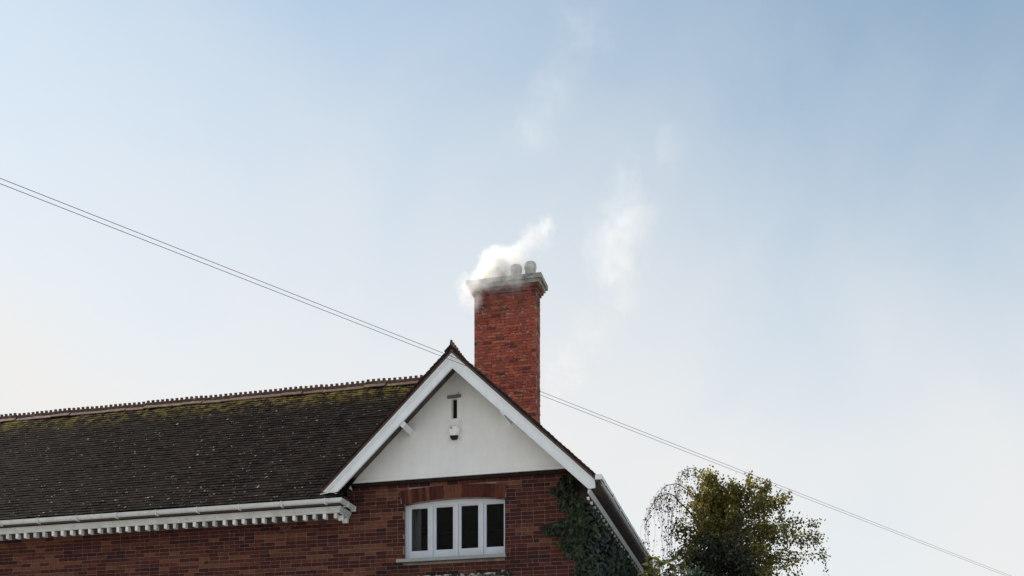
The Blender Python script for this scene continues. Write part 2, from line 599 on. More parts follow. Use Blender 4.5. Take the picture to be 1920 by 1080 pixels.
# ---- window
win = empty('window', (0, 0.11, 0), parent=house)
win['label'] = 'white painted four light casement window under the brick arch'
wf = MB()
wf.box(AX0, AX0 + 0.055, 0, 0.08, SILL, 7.23)
wf.box(AX1 - 0.035, AX1, 0, 0.08, SILL, 7.22)
pts = [AX0 + 0.055 + (AX1 - 0.035 - AX0 - 0.055) * k / 14 for k in range(15)]
wf.prism_xz([(pts[0], 7.192), (pts[-1], 7.192)] + [(x, arch_in(x) - 0.001) for x in reversed(pts)], 0.002, 0.08)
wf.box(AX0 + 0.055, AX1 - 0.035, 0.002, 0.08, SILL, SILL + 0.035)
wf.build('frame', M_frame, win)
GL = [(-1.012, -0.668), (-0.508, -0.156), (-0.002, 0.350), (0.500, 0.858)]
GZ0, GZ1 = 6.335, 7.172
for k in range(3):
    c = (GL[k][1] + GL[k + 1][0]) / 2 + (0.0)
    mb = MB(); mb.box(c - 0.026, c + 0.026, -0.014, 0.079, SILL + 0.036, 7.191); mb.build('mullion', M_frame, win)
for k, (a, b) in enumerate(GL):
    la = AX0 + 0.057 if k == 0 else (GL[k - 1][1] + a) / 2 + 0.028
    rbx = AX1 - 0.037 if k == 3 else (b + GL[k + 1][0]) / 2 - 0.028
    z0, z1 = SILL + 0.040, 7.190
    mb = MB()
    y0, y1 = 0.010, 0.055
    mb.box(la, a, y0, y1, z0, z1); mb.box(b, rbx, y0, y1, z0, z1)
    mb.box(a, b, y0 + .001, y1, z0, GZ0); mb.box(a, b, y0 + .001, y1, GZ1, z1)
    # glazing bead
    for (x0, x1, q0, q1) in ((a, a + .008, GZ0, GZ1), (b - .008, b, GZ0, GZ1), (a + .008, b - .008, GZ0, GZ0 + .008), (a + .008, b - .008, GZ1 - .008, GZ1)):
        mb.box(x0, x1, y0 + .014, y1 - .004, q0, q1)
    mb.build('casement', M_frame, win)
    mb = MB(); mb.box(a + .006, b - .006, 0.036, 0.040, GZ0 + .006, GZ1 - .006); mb.build('pane', M_glass, win)
cu = MB()
NCU = 40
for i in range(NCU + 1):
    x = -1.06 + 0.19 * i / NCU
    y = 0.18 + 0.022 * math.sin(i * 1.3) + 0.01 * math.sin(i * 0.5)
    cu.v += [(x, y, 6.2), (x + 0.012 * math.sin(i * .7), y, 7.2)]
for i in range(NCU):
    cu.f.append((2 * i, 2 * i + 2, 2 * i + 3, 2 * i + 1)); cu.m.append(0)
cu.build('curtain', M_curtain, win, True)
sl = MB()
sl.add([(-1.25, -0.085, 6.097), (0.935, -0.085, 6.097), (0.935, 0.14, 6.097), (-1.25, 0.14, 6.097), (-1.25, -0.085, 6.158), (0.935, -0.085, 6.158), (0.935, 0.14, 6.180), (-1.25, 0.14, 6.180)],
       [(3, 2, 1, 0), (4, 5, 6, 7), (0, 1, 5, 4), (1, 2, 6, 5), (2, 3, 7, 6), (3, 0, 4, 7)])
so = sl.build('sill', M_sill, win); so.location.y = -0.11
rm = MB()
for q in ((-2.0, 1.9, 0.303, 3.6, 5.0, 7.5),):
    x0, x1, y0, y1, z0, z1 = q
    rm.add([(x0, y0, z0), (x1, y0, z0), (x1, y1, z0), (x0, y1, z0), (x0, y0, z1), (x1, y0, z1), (x1, y1, z1), (x0, y1, z1)],
           [(0, 1, 2, 3), (7, 6, 5, 4), (5, 6, 2, 1), (6, 7, 3, 2), (7, 4, 0, 3)])
rm.build('room_interior', M_room, house)

# ---- rendered gable, with the narrow vent slot left open
gp = MB()
GT = 9.768
SX0, SX1, SZ0, SZ1 = -0.128, -0.016, 8.786, 9.172


def gz(x):
    return GT - SL * abs(x - XC)


yf, yb = -0.085, 0.25
xl, xr = XC - (GT - ZG) / SL, XC + (GT - ZG) / SL
outer = [(xl, ZG), (xr, ZG), (XC, GT)]
gp.prism_xz([(xl, ZG), (SX0, ZG), (SX0, gz(SX0))], yf, yb)
gp.prism_xz([(SX1, ZG), (xr, ZG), (XC, GT), (SX1, gz(SX1))], yf, yb)
gp.prism_xz([(SX0, ZG), (SX1, ZG), (SX1, SZ0), (SX0, SZ0)], yf, yb)
gp.prism_xz([(SX0, SZ1), (SX1, SZ1), (SX1, gz(SX1)), (SX0, gz(SX0))], yf, yb)
gable = gp.build('gable_panel', M_plaster, house)
gable['label'] = 'white rendered triangular gable face with a narrow vent slot'
gb = MB()
gb.box(xl - 0.02, xr + 0.02, yf - 0.022, 0.02, ZG - 0.016, ZG + 0.030); gb.build('drip_moulding', M_plaster, gable)
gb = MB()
gb.box(-2.22, 2.30, -0.070, 0.0, ZG - 0.082, ZG - 0.0165); gb.build('shadow_strip', M_shadow, gable)  # added dark strip, paints the shadow on the top brick course
gb = MB()
gb.add([(-0.20, yf - 0.05, 9.170), (0.056, yf - 0.05, 9.178), (0.056, yf + .05, 9.178), (-0.20, yf + .05, 9.170), (-0.20, yf - 0.05, 9.216), (0.062, yf - 0.05, 9.228), (0.062, yf + .05, 9.232), (-0.20, yf + .05, 9.222)],
       [(3, 2, 1, 0), (4, 5, 6, 7), (0, 1, 5, 4), (1, 2, 6, 5), (2, 3, 7, 6), (3, 0, 4, 7)])
gb.build('slot_lintel', M_wood, gable)
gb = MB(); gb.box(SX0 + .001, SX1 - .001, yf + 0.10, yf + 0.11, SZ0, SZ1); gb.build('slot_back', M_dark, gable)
gb = MB(); gb.box(SX0 + .004, SX0 + .016, yf + 0.05, yf + 0.075, SZ0, SZ1); gb.build('slot_batten', M_white, gable)
gb = MB(); gb.tube([(0.036, yf - .02, 9.215), (0.02, yf - .012, 9.25), (0.0, yf - 0.006, 9.285)], 0.0035, 5); gb.build('bent_nail', M_cable, gable)

# ---- bargeboards
BY0, BY1 = -0.62, -0.585
AP = 9.815
TH = 0.268


def bz(x, top):
    return AP - SL * abs(x - XC) - (0 if top else TH)


bl = MB()
zcut = 7.385
xo = XC - (AP - zcut) / SL; xi = XC - (AP - TH - zcut) / SL
bl.prism_xz([(xo, zcut), (xi, zcut), (XC - .001, AP - TH), (XC - .001, AP)], BY0, BY1)
bo = bl.build('bargeboard', M_white, house)
mb = MB()      # crown strip along the upper edge, a bead along the lower
mb.prism_xz([(xo, zcut + .002), (xo + 0.085, zcut + .002), (XC - .002, AP - 0.085 * SL), (XC - .002, AP)], BY0 - 0.022, BY0 - .0005)
mb.prism_xz([(xo - 0.004, zcut + .002), (xo + 0.045, zcut + .002), (XC - .002, AP - 0.045 * SL), (XC - .002, AP + .004)], BY0 - 0.045, BY0 - 0.0225)
mb.build('crown_strip', M_white, bo)
mb = MB()
mb.prism_xz([(xi - 0.020, zcut + .002), (xi + .002, zcut + .002), (XC - .002, AP - TH - .002), (XC - .002, AP - TH + 0.020)], BY0 - 0.014, BY0 - .0005)
mb.build('bead', M_white, bo)
br = MB()
xe = 2.745
xi2 = XC + (AP - TH - 7.128) / SL
br.prism_xz([(XC + .001, AP - TH), (xi2, 7.128), (xe - .004, 7.138), (xe, bz(xe, 1)), (XC + .001, AP)], BY0, BY1)
bo2 = br.build('bargeboard', M_white, house)
mb = MB()
mb.prism_xz([(XC + .002, AP - 0.060 * SL), (xe - .003, bz(xe, 1) - 0.060 * SL), (xe - .003, bz(xe, 1)), (XC + .002, AP)], BY0 - 0.022, BY0 - .0005)
mb.prism_xz([(XC + .002, AP - 0.032 * SL), (xe, bz(xe, 1) - 0.032 * SL), (xe, bz(xe, 1) + .004), (XC + .002, AP + .004)], BY0 - 0.045, BY0 - 0.0225)
mb.build('crown_strip', M_white, bo2)
mb = MB()
mb.prism_xz([(XC + .002, AP - TH - .002), (xi2 - .002, 7.128 + .003), (xi2 - .002 + .0, 7.128 + .024), (XC + .002, AP - TH + 0.020)], BY0 - 0.014, BY0 - .0005)
mb.build('bead', M_white, bo2)
# boards that close the underside of the verge, purlin ends, foot corbel
for s in (-1, 1):
    mb = MB()
    xlo = XC + s * 2.30
    zt = AP - 0.02
    mb.add([(XC, BY1, zt), (xlo, BY1, zt - SL * 2.30), (xlo, -0.04, zt - SL * 2.30), (XC, -0.04, zt), (XC, BY1, zt - .025), (xlo, BY1, zt - .025 - SL * 2.30), (xlo, -0.04, zt - .025 - SL * 2.30), (XC, -0.04, zt - .025)],
           [(0, 1, 2, 3), (7, 6, 5, 4), (0, 4, 5, 1), (2, 6, 7, 3), (1, 5, 6, 2), (3, 7, 4, 0)])
    mb.build('verge_soffit', M_soffit, house)
for s, xp in ((-1, -1.0), (1, 1.06)):
    zt = bz(xp, 0) + 0.10
    mb = MB(); d = Vector((s, 0, -SL)).normalized(); nn = Vector((-s * SL * -1, 0, -1)).normalized()
    nn = Vector((-s * SL, 0, -1)).normalized()
    mb.fbox(Vector((xp, BY1 + .002, zt)) - d * 0.055, d * 0.11, Vector((0, -BY1 - 0.04, 0)), nn * (0.135 if s < 0 else 0.092))
    mb.build('purlin_end', M_white, house)
mb = MB()
mb.prism_xz([(-2.275, 7.70), (-2.235, 7.60), (-2.19, 7.57), (-2.18, 7.72), (-2.20, 7.80), (-2.275, 7.80)], -0.30, -0.008)
mb.build('corbel', M_white, house)

# ---- roofs
TW, GA = 0.165, 0.100


def tile_slope(mb, o, along, up, length, rise, rr, skip=None, m=0, vm=None):
    """plain tiles laid in broken courses: o = eave corner, along/up unit vectors"""
    o, along, up = Vector(o), Vector(along), Vector(up)
    nn = along.cross(up).normalized()
    if nn.z < 0: nn = -nn
    rows = int(rise / GA)
    for r in range(rows + 1):
        x = -(TW / 2 if r % 2 else 0)
        while x < length:
            a, b = max(0, x), min(length, x + TW - 0.004)
            x += TW
            if b - a < 0.02: continue
            p = o + along * a + up * (r * GA + rr.uniform(-.004, .004))
            if skip and skip(p): continue
            lift = 0.030 + rr.uniform(-.003, .004)
            tl = min(0.15, rise - r * GA + 0.01)
            if tl < 0.02: continue
            p = p + nn * 0.016 * mnoise.noise(p * 0.8)
            t0 = p + nn * lift
            mb.fbox(t0 - nn * 0.014, along * (b - a), up * tl - nn * (lift - 0.013) * (tl / 0.15) + along * rr.uniform(-.002, .002), nn * 0.014,
                    m if vm is None or a > 0.02 else vm)


rt = random.Random(5)
MS = 1.03                                   # pitch of the left wing
EY, EZ = -0.70, 7.255
RY = 2.46
RZ = EZ + MS * (RY - EY)
HX = -1.55                                  # where its ridge ends, behind the gable
deck = MB()
th = 0.06
deck.add([(WL - .4, EY, EZ), (-2.16, EY, EZ), (HX, RY, RZ), (WL - .4, RY, RZ), (WL - .4, EY + .02, EZ - th), (-2.16, EY + .02, EZ - th), (HX, RY, RZ - th), (WL - .4, RY, RZ - th)],
         [(0, 1, 2, 3), (7, 6, 5, 4), (4, 5, 1, 0)])
# rear slope and the hip behind the gable
RBY = 2 * RY - EY
deck.add([(WL - .4, RY, RZ), (HX, RY, RZ), (HX + 3.0, RBY, EZ), (WL - .4, RBY, EZ), (-1.9, 0.5, 7.85), (HX + 2.2, 0.5, 7.85)],
         [(0, 1, 2, 3), (1, 4, 5), (1, 5, 2)])
main_roof = deck.build('wing_roof', M_tile, house)
main_roof['label'] = 'long dark plain tile roof spotted with pale lichen and yellow moss'
ti = MB()
upv = Vector((0, 1, MS)).normalized()
rise = math.hypot(RY - EY, RZ - EZ)


def gable_top(x):
    return 9.93 - SL * abs(x - XC)


tile_slope(ti, (WL - .4, EY - .01, EZ), (1, 0, 0), upv, HX - WL + .4 + 0.25, rise, rt,
           skip=lambda p: (p.z < gable_top(p.x) - 0.05 and p.x > -2.25) or p.x > HX - 0.02)
tag(ti.build('roof_tiles', M_tile, main_roof), kind='stuff')
# crested ridge tiles
RT = 0.49


def ridge_mesh(L, crest=True):
    mb = MB()
    w_, h_ = 0.125, 0.118
    for s in (-1, 1):
        mb.add([(0, 0, 0), (L - .006, 0, 0), (L - .006, s * w_, -h_ * 1.03), (0, s * w_, -h_ * 1.03), (0, 0, -.016), (L - .006, 0, -.016), (L - .006, s * w_, -h_ * 1.03 - .016), (0, s * w_, -h_ * 1.03 - .016)],
               [(0, 1, 2, 3), (7, 6, 5, 4), (3, 2, 6, 7), (0, 3, 7, 4), (1, 5, 6, 2)])
    if crest:
        prof = [(0, -.01), (L - .006, -.01)]
        top = []
        n_ = 4; p = L / n_
        for k in range(n_):
            a = k * p
            top += [(a + .001, 0.034), (a + p * 0.22, 0.036), (a + p * 0.26, 0.060), (a + p * 0.20, 0.066), (a + p * 0.26, 0.084), (a + p * 0.70, 0.084), (a + p * 0.76, 0.066), (a + p * 0.70, 0.060), (a + p * 0.74, 0.036)]
        top += [(L - .006, 0.034)]
        mb.prism_xz(prof + top[::-1], -0.016, 0.016)
    return mb.mesh('ridge_tile', M_ridge)


rmesh = ridge_mesh(RT)
x = HX + 0.15
while x > WL:
    x -= RT
    o = bpy.data.objects.new('ridge_tile', rmesh)
    COL.objects.link(o); o.parent = main_roof
    o.location = (x, RY + rt.uniform(-.006, .006), RZ + 0.075 + rt.uniform(-.008, .008) + 0.02 * mnoise.noise(Vector((x * .6, 2, 0))))
    o.rotation_euler = (rt.uniform(-.02, .02), rt.uniform(-.012, .012), 0)

# gable roof
GY0 = -0.70
GAP = 9.93 - 0.035
gd = MB()
XE = 2.80
for s in (-1, 1):
    run = (XE - XC) if s > 0 else 2.60
    gd.add([(XC, GY0 + .03, GAP), (XC + s * run, GY0 + .03, GAP - SL * run), (XC + s * run, DEPTH + .3, GAP - SL * run), (XC, DEPTH + .3, GAP),
            (XC, GY0 + .03, GAP - .085), (XC + s * run, GY0 + .03, GAP - SL * run - .085), (XC + s * run, DEPTH + .3, GAP - SL * run - .085), (XC, DEPTH + .3, GAP - .085)],
           [(0, 1, 2, 3), (7, 6, 5, 4), (0, 4, 5, 1), (1, 5, 6, 2), (2, 6, 7, 3)])
gable_roof = gd.build('gable_roof', M_soffit, house)
gable_roof['label'] = 'steep dark tiled gable roof with ragged stepped verge'
gt = MB()
for s in (-1, 1):
    run = (XE + 0.05 - XC) if s > 0 else 2.58
    up = Vector((-s, 0, SL)).normalized()
    tile_slope(gt, (XC + s * run, GY0, GAP - SL * run + 0.002), (0, 1, 0), up, DEPTH + 1.0, run * math.hypot(1, SL), rt,
               skip=lambda p: (p.x < -0.3 and p.y > 0.1 and EZ + MS * (min(p.y, 2 * RY - p.y) - EY) > p.z + 0.1 and p.x < HX))
    # second, shorter layer showing at the verge (undercloak)
    for r in range(int(run * math.hypot(1, SL) / GA)):
        p = Vector((XC + s * run, GY0 + .012 + rt.uniform(0, .012), GAP - SL * run - 0.012)) + up * (r * GA)
        gt.fbox(p, Vector((0, 0.15, 0)), up * 0.094, Vector((0, 0, -0.022)))
tag(gt.build('roof_tiles', M_vtile, gable_roof), kind='stuff')
rmesh2 = ridge_mesh(RT)
y = GY0 - 0.02
k = 0
while y < DEPTH:
    if not (5.7 < y + RT and y < 6.6):
        o = bpy.data.objects.new('ridge_tile', rmesh2)
        COL.objects.link(o); o.parent = gable_roof
        o.location = (XC, y, GAP + 0.055)
        o.rotation_euler = (0, 0, R(90))
        if k == 0:
            o.location.z += 0.01
    y += RT; k += 1

# ---- eaves of the left wing: gutter with its return to the wall, moulding, blocks
ev = MB()
ev.box(WL - .4, -2.25, -0.50, 0.0, ZS, ZS + 0.02)
ev.box(WL - .4, -2.20, -0.66, -0.47, 7.155, 7.172)
ev.add([(-2.25, -0.5, ZS), (-2.25, 0, ZS), (-2.25, 0, 7.40), (-2.25, -0.5, 7.40)], [(0, 1, 2, 3)])
eave = ev.build('wing_eaves', M_soffit, house)
prof = [(0, 0), (-0.030, 0.004), (-0.030, 0.045), (-0.052, 0.055), (-0.052, 0.082), (-0.072, 0.090), (-0.072, 0.115), (0, 0.115)]
mb = MB()
xm = -2.27
mb.sweep([(p, q) for p, q in prof], [((WL - .4, -0.48, 7.02), (0, 1, 0), (0, 0, 1)), ((xm, -0.48, 7.02), (-1, 1, 0), (0, 0, 1)), ((xm, -0.004, 7.02), (-1, 0, 0), (0, 0, 1))])
mb.build('cornice_moulding', M_gutter, eave)
gpro = []
for k in range(9):
    t = math.pi * k / 8
    gpro.append((-0.052 * math.cos(t), -0.075 * math.sin(t) ** 0.7 if 0 < k < 8 else 0.0))
gpro += [(0.044, 0.004), (-0.044, 0.004)] if False else []
gpro = [(-0.056, 0.008)] + gpro[0:] + [(0.056, 0.008), (0.046, 0.008), (0.040, -0.030), (-0.040, -0.030), (-0.046, 0.008)]
GXC = -2.15
mb = MB()
mb.sweep(gpro, [((WL - .4, -0.70, 7.232), (0, 1, 0), (0, 0, 1)), ((GXC, -0.70, 7.232), (-1, 1, 0), (0, 0, 1)), ((GXC, -0.03, 7.232), (-1, 0, 0), (0, 0, 1))])
mb.build('gutter', M_gutter, eave)
for x in [-2.44 - 0.9 * k for k in range(12)]:
    mb = MB(); mb.box(x - .012, x + .012, -0.763, -0.66, 7.135, 7.246); mb.build('gutter_clip', M_gutter, eave)
for y in (-0.42, -0.06):
    mb = MB(); mb.box(GXC - 0.05, GXC + 0.064, y - .012, y + .012, 7.140, 7.246); mb.build('gutter_clip', M_gutter, eave)
for x in [-2.335 - 0.215 * k for k in range(48)]:
    x += rt.uniform(-.010, .010); mb = MB(); mb.box(x - .030 + rt.uniform(-.004, .004), x + .030, -0.50 + rt.uniform(-.008, .008), -0.40, 6.925 + rt.uniform(-.008, .006), 7.018); mb.build('eaves_block', rt.choice((M_white, M_white, M_gutter)), eave)
for y in (-0.27, -0.06):
    mb = MB(); mb.box(-2.36, -2.255, y - .03, y + .03, 6.925, 7.018); mb.build('eaves_block', M_white, eave)
# roof return over the end of the eaves and a strip of flashing below the bargeboard
mb = MB()
mb.add([(-2.60, -0.72, 7.262), (-2.10, -0.72, 7.262), (-2.10, 0.0, 7.262), (-2.60, 0, 7.262), (-2.60, -0.60, 7.335), (-2.24, -0.60, 7.335), (-2.24, 0, 7.335), (-2.60, 0, 7.335)],
       [(3, 2, 1, 0), (4, 5, 6, 7), (0, 1, 5, 4), (1, 2, 6, 5), (2, 3, 7, 6), (3, 0, 4, 7)])
mb.build('return_tiles', M_tile, eave)
mb = MB()
mb.tube([(-2.56, -0.70, 7.338), (-2.44, -0.705, 7.352), (-2.36, -0.70, 7.366), (-2.28, -0.68, 7.36), (-2.24, -0.66, 7.338)], 0.007, 5)
mb.build('flashing_edge', M_gutter, eave)

# ---- eaves on the right side: gutter, boarded soffit, moulding, brackets
re_ = MB()
re_.box(2.56, 2.78, -0.57, DEPTH + .2, 7.205, 7.222)
re_.box(2.33, 2.60, -0.03, DEPTH + .2, 7.039, 7.05)
for k in range(13):
    y = -0.5 + 0.8 * k
    re_.box(2.56, 2.78, y, y + 0.018, 7.198, 7.2045)
reave = re_.build('side_eaves', M_soffit, house)
mb = MB()
mb.sweep([(-p * .8, q * .62) for p, q in prof][::-1], [((2.60, -0.575, 7.055), (1, 0, 0), (0, 0, 1)), ((2.60, DEPTH + .2, 7.04), (1, 0, 0), (0, 0, 1))])
mb.build('cornice_moulding', M_gutter, reave)
mb = MB()
mb.sweep(gpro, [((2.825, -0.73, 7.335), (1, 0, 0), (0, 0, 1)), ((2.825, DEPTH + .2, 7.335), (1, 0, 0), (0, 0, 1))])
mb.box(2.765, 2.885, -0.742, -0.7305, 7.255, 7.345)
mb.build('gutter', M_white, reave)
for k in range(11):
    y = -0.3 + 0.95 * k
    mb = MB(); mb.box(2.762, 2.888, y - .014, y + .014, 7.252, 7.350); mb.build('gutter_clip', M_gutter, reave)
for k in range(30):
    y = -0.42 + 0.345 * k
    mb = MB()
    mb.add([(2.555, y, 6.995), (2.555, y + .035, 6.995), (2.60, y + .035, 6.975), (2.60, y, 6.975), (2.555, y, 7.037), (2.555, y + .035, 7.037), (2.60, y + .035, 7.037), (2.60, y, 7.037)],
           [(0, 1, 2, 3), (7, 6, 5, 4), (0, 4, 5, 1), (2, 6, 7, 3), (1, 5, 6, 2), (3, 7, 4, 0)])
    mb.build('eaves_block', M_gutter, reave)

# ---- hood below the window: rumpled lead over flaking cornice, scroll at its end
hd = MB()
hd.box(-1.75, 1.02, -0.30, -0.008, 5.40, 5.70)
hd.box(-1.80, 1.07, -0.36, -0.008, 5.70, 5.735)
hood = hd.build('bay_hood', M_peel, house)
mb = MB()
NXH = 110
for i in range(NXH + 1):
    x = -1.80 + 2.84 * i / NXH
    d = mnoise.noise(Vector((x * 9, 1.7, 0))) * 0.012 + mnoise.noise(Vector((x * 31, 4.7, 0))) * 0.008
    mb.v += [(x, -0.372, 5.722 + d), (x, -0.372 + d * .5, 5.758 + d), (x, -0.16, 5.785 + d * .6), (x, -0.0085, 5.80 + d * .4)]
for i in range(NXH):
    for j in range(3):
        a = 4 * i + j
        mb.f.append((a, a + 4, a + 5, a + 1)); mb.m.append(0)
mb.build('lead_flashing', M_peel, hood)
mb = MB()
pts = []
for k in range(26):
    t = k / 25 * 3.6 * math.pi
    r = 0.072 * (1 - k / 30)
    pts.append((0.985 + r * math.cos(t), -0.385, 5.715 + r * math.sin(t)))
mb.tube(pts, [0.013 * (1 - k / 45) for k in range(26)], 6)
mb.box(0.93, 1.05, -0.375, -0.36, 5.64, 5.79)
mb.build('scroll_ornament', M_peel, hood)

# ---- chimney
CX0, CX1, CY0, CD = -1.413, 0.148, 6.0, 0.46
CZ0, CZ1 = 8.9, 13.86
ck = MB()
ck.box(CX0 + .004, CX1 - .004, CY0, CY0 + CD, CZ0, CZ1)
chim = ck.build('chimney', M_cmortar, house)
chim['label'] = 'tall weathered red brick chimney stack with stepped grey cap'
rc = random.Random(23)
CC, CJ = 0.0712, 0.010
cb = []
row = int((CZ1 - 9.6) / CC)
for r in range(row):
    z = CZ1 - (r + 0.5) * CC
    x = CX0 - (0.1125 if r % 2 else 0)
    while x < CX1 - .01:
        L = 0.223 if rc.random() > .30 else 0.1115
        a, b = max(CX0, x), min(CX1, x + L)
        x += L
        if b - a < 0.04: continue
        cb.append(('f', (a + b) / 2, z, b - a - CJ, CC - CJ))
    ys = [CY0 + .115, CY0 + .345, CY0 + CD] if r % 2 else [CY0 + .115, CY0 + .228, CY0 + CD]
    for ya, yb_ in zip(ys, ys[1:]):
        cb.append(('r', (ya + yb_) / 2, z, yb_ - ya - CJ, CC - CJ))
        cb.append(('l', (ya + yb_) / 2, z, yb_ - ya - CJ, CC - CJ))


def gable_img_hidden(xc, zc, yy):
    u, v, d = proj(xc, yy, zc)
    w0 = proj(XC, -0.7, 9.93)
    vl = w0[1] + 0.905 * (u - w0[0])       # the right verge line in the view
    return v > vl + 6


small, chs = MB(), []
for q in cb:
    if q[0] == 'f': hid = gable_img_hidden(q[1], q[2], CY0)
    elif q[0] == 'r': hid = gable_img_hidden(CX1, q[2], q[1])
    else: hid = True
    chs.append(hid)
nvis = 0
ccache = {}
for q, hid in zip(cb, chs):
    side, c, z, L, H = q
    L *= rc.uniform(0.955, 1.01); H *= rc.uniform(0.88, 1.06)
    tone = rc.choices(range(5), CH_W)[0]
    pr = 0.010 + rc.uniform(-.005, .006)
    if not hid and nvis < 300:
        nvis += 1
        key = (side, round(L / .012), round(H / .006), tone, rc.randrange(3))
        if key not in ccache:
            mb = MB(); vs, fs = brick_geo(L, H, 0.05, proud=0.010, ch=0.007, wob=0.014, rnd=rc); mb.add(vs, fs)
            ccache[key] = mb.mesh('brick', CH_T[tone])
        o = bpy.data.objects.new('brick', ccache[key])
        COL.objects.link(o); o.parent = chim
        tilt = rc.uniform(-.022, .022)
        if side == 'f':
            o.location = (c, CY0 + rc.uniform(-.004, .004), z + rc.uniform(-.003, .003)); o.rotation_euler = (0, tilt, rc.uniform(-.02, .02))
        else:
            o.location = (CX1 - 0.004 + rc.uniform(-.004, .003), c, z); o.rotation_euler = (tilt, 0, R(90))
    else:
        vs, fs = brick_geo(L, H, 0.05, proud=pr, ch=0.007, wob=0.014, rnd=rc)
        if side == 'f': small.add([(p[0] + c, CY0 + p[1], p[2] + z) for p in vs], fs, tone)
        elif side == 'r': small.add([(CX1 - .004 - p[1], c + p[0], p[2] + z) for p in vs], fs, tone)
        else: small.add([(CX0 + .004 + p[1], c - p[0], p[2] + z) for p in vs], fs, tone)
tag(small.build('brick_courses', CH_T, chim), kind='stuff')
# stepped cap: three oversailing brick courses and a slab
cz = CZ1
for k, (o_, h_, mm) in enumerate(((0.035, 0.075, 0), (0.075, 0.075, 0), (0.115, 0.08, 1), (0.165, 0.115, 1))):
    mb = MB()
    x0, x1, y0, y1 = CX0 - o_, CX1 + o_, CY0 - o_, CY0 + CD + o_
    nx = 8
    if mm == 0:
        stepx = (x1 - x0) / nx
        for i in range(nx):
            mb.box(x0 + i * stepx + .003, x0 + (i + 1) * stepx - .003, y0 + rc.uniform(-.004, .004), y0 + .1, cz + .004, cz + h_ - .004, 0)
        for i in range(3):
            st = (y1 - y0 - .1) / 3
            mb.box(x1 - .1, x1 + rc.uniform(-.004, .004), y0 + .1 + i * st + .003, y0 + .1 + (i + 1) * st - .003, cz + .004, cz + h_ - .004, 0)
        mb.box(x0 + .005, x1 - .006, y0 + .006, y1 - .004, cz + .001, cz + h_ - .001, 1)
        mb.build('corbel_course', [CH_T[2], M_cmortar], chim)
    else:
        mb.box(x0, x1, y0, y1, cz + .001, cz + h_ - .001)
        mb.build('cap_slab', M_stone, chim)
    cz += h_
CT = cz
for px, hh in ((-0.04, 1.0), (-0.40, 0.93), (-0.77, 0.96), (-1.14, 0.97)):
    mb = MB()
    pr = [(0.185, 0.0), (0.178, 0.05), (0.150, 0.10), (0.132, 0.19), (0.130, 0.24), (0.146, 0.27), (0.152, 0.32), (0.143, 0.38), (0.118, 0.425), (0.085, 0.44), (0.080, 0.40), (0.08, 0.1)]
    mb.lathe([(r, z * hh) for r, z in pr], px, CY0 + CD / 2 - 0.02, CT, 24)
    mb.build('chimney_pot', M_pot, chim, True)

# ------------------------------------------------------------------ alarm box on the gable
AL = empty('alarm_box', W(-0.063, yf - 0.001, 8.36), -PSI)
tag(AL, 'white octagonal burglar alarm box with dark lens below the gable slot', 'alarm')
mb = MB(); mb.box(-0.128, 0.128, -0.012, 0, 0.0, 0.405); mb.build('back_plate', M_plaster, AL)


def octo(w_, zlo, zhi, cut):
    return [(-w_ + cut, zhi), (w_ - cut, zhi), (w_, zhi - cut), (w_, zlo + cut * 1.9), (w_ - cut * 1.05, zlo), (-w_ + cut * 1.05, zlo), (-w_, zlo + cut * 1.9), (-w_, zhi - cut)]


mb = MB()
a = octo(0.128, 0.045, 0.290, 0.060); b = octo(0.118, 0.058, 0.280, 0.058); c_ = octo(0.085, 0.085, 0.250, 0.050)
n8 = 8
mb.add([(x, -0.0125, z) for x, z in a] + [(x, -0.070, z) for x, z in b] + [(x, -0.092, z) for x, z in c_],
       [tuple(range(16, 24))] + [(i, (i + 1) % 8, (i + 1) % 8 + 8, i + 8) for i in range(8)] + [(i + 8, (i + 1) % 8 + 8, (i + 1) % 8 + 16, i + 16) for i in range(8)])
mb.build('cover', M_plastic, AL)
mb = MB()
mb.sweep([(-0.082, 0.078), (0.082, 0.078), (0.055, 0.016), (0.0, 0.004), (-0.055, 0.016)], [((0, -0.0127, 0), (1, 0, 0), (0, 0, 1)), ((0, -0.088, 0.004), (0.95, 0, 0), (0, 0, 0.95))])
lens = mb.build('strobe_lens', M_lens, AL)
mb = MB()
for (x0, x1, z0, z1) in ((-0.060, -0.018, 0.238, 0.243), (-0.060, -0.018, 0.205, 0.209), (-0.060, -0.056, 0.209, 0.238), (-0.022, -0.018, 0.209, 0.238),
                         (-0.052, -0.026, 0.228, 0.234), (-0.050, -0.040, 0.213, 0.223), (-0.034, -0.028, 0.212, 0.220)):
    mb.box(x0, x1, -0.0945, -0.0925, z0, z1)
mb.build('sticker_print', M_ink, AL)
for (x, z) in ((-0.10, 0.365), (0.10, 0.365), (0.112, 0.03)):
    mb = MB(); mb.lathe([(0, .004), (0.006, .004), (0.006, 0)], 0, 0, 0, 8)
    o = mb.build('screw', M_cable, AL); o.location = (x, -0.0125, z); o.rotation_euler = (R(90), 0, 0)

# ------------------------------------------------------------------ overhead wires: level, running away to the right


def wire_pt(t, dz):
    # straight line in plan from left of the frame to right of it, 7.6 m up
    A = Vector((-8.2, 9.0, 7.62)); B = Vector((23.0, 38.5, 7.62))
    return A, B


def wire(name, pts, label):
    mb = MB(); mb.tube(pts, 0.0031, 6)
    o = mb.build(name, M_cable)
    return tag(o, label, 'wire', 'overhead wires crossing before the house')


def wp(u, v, h):
    d = 2117 * h / (1490 - v)
    return Vector(((u - 960) / 2117 * d, d, 1.6 + h))


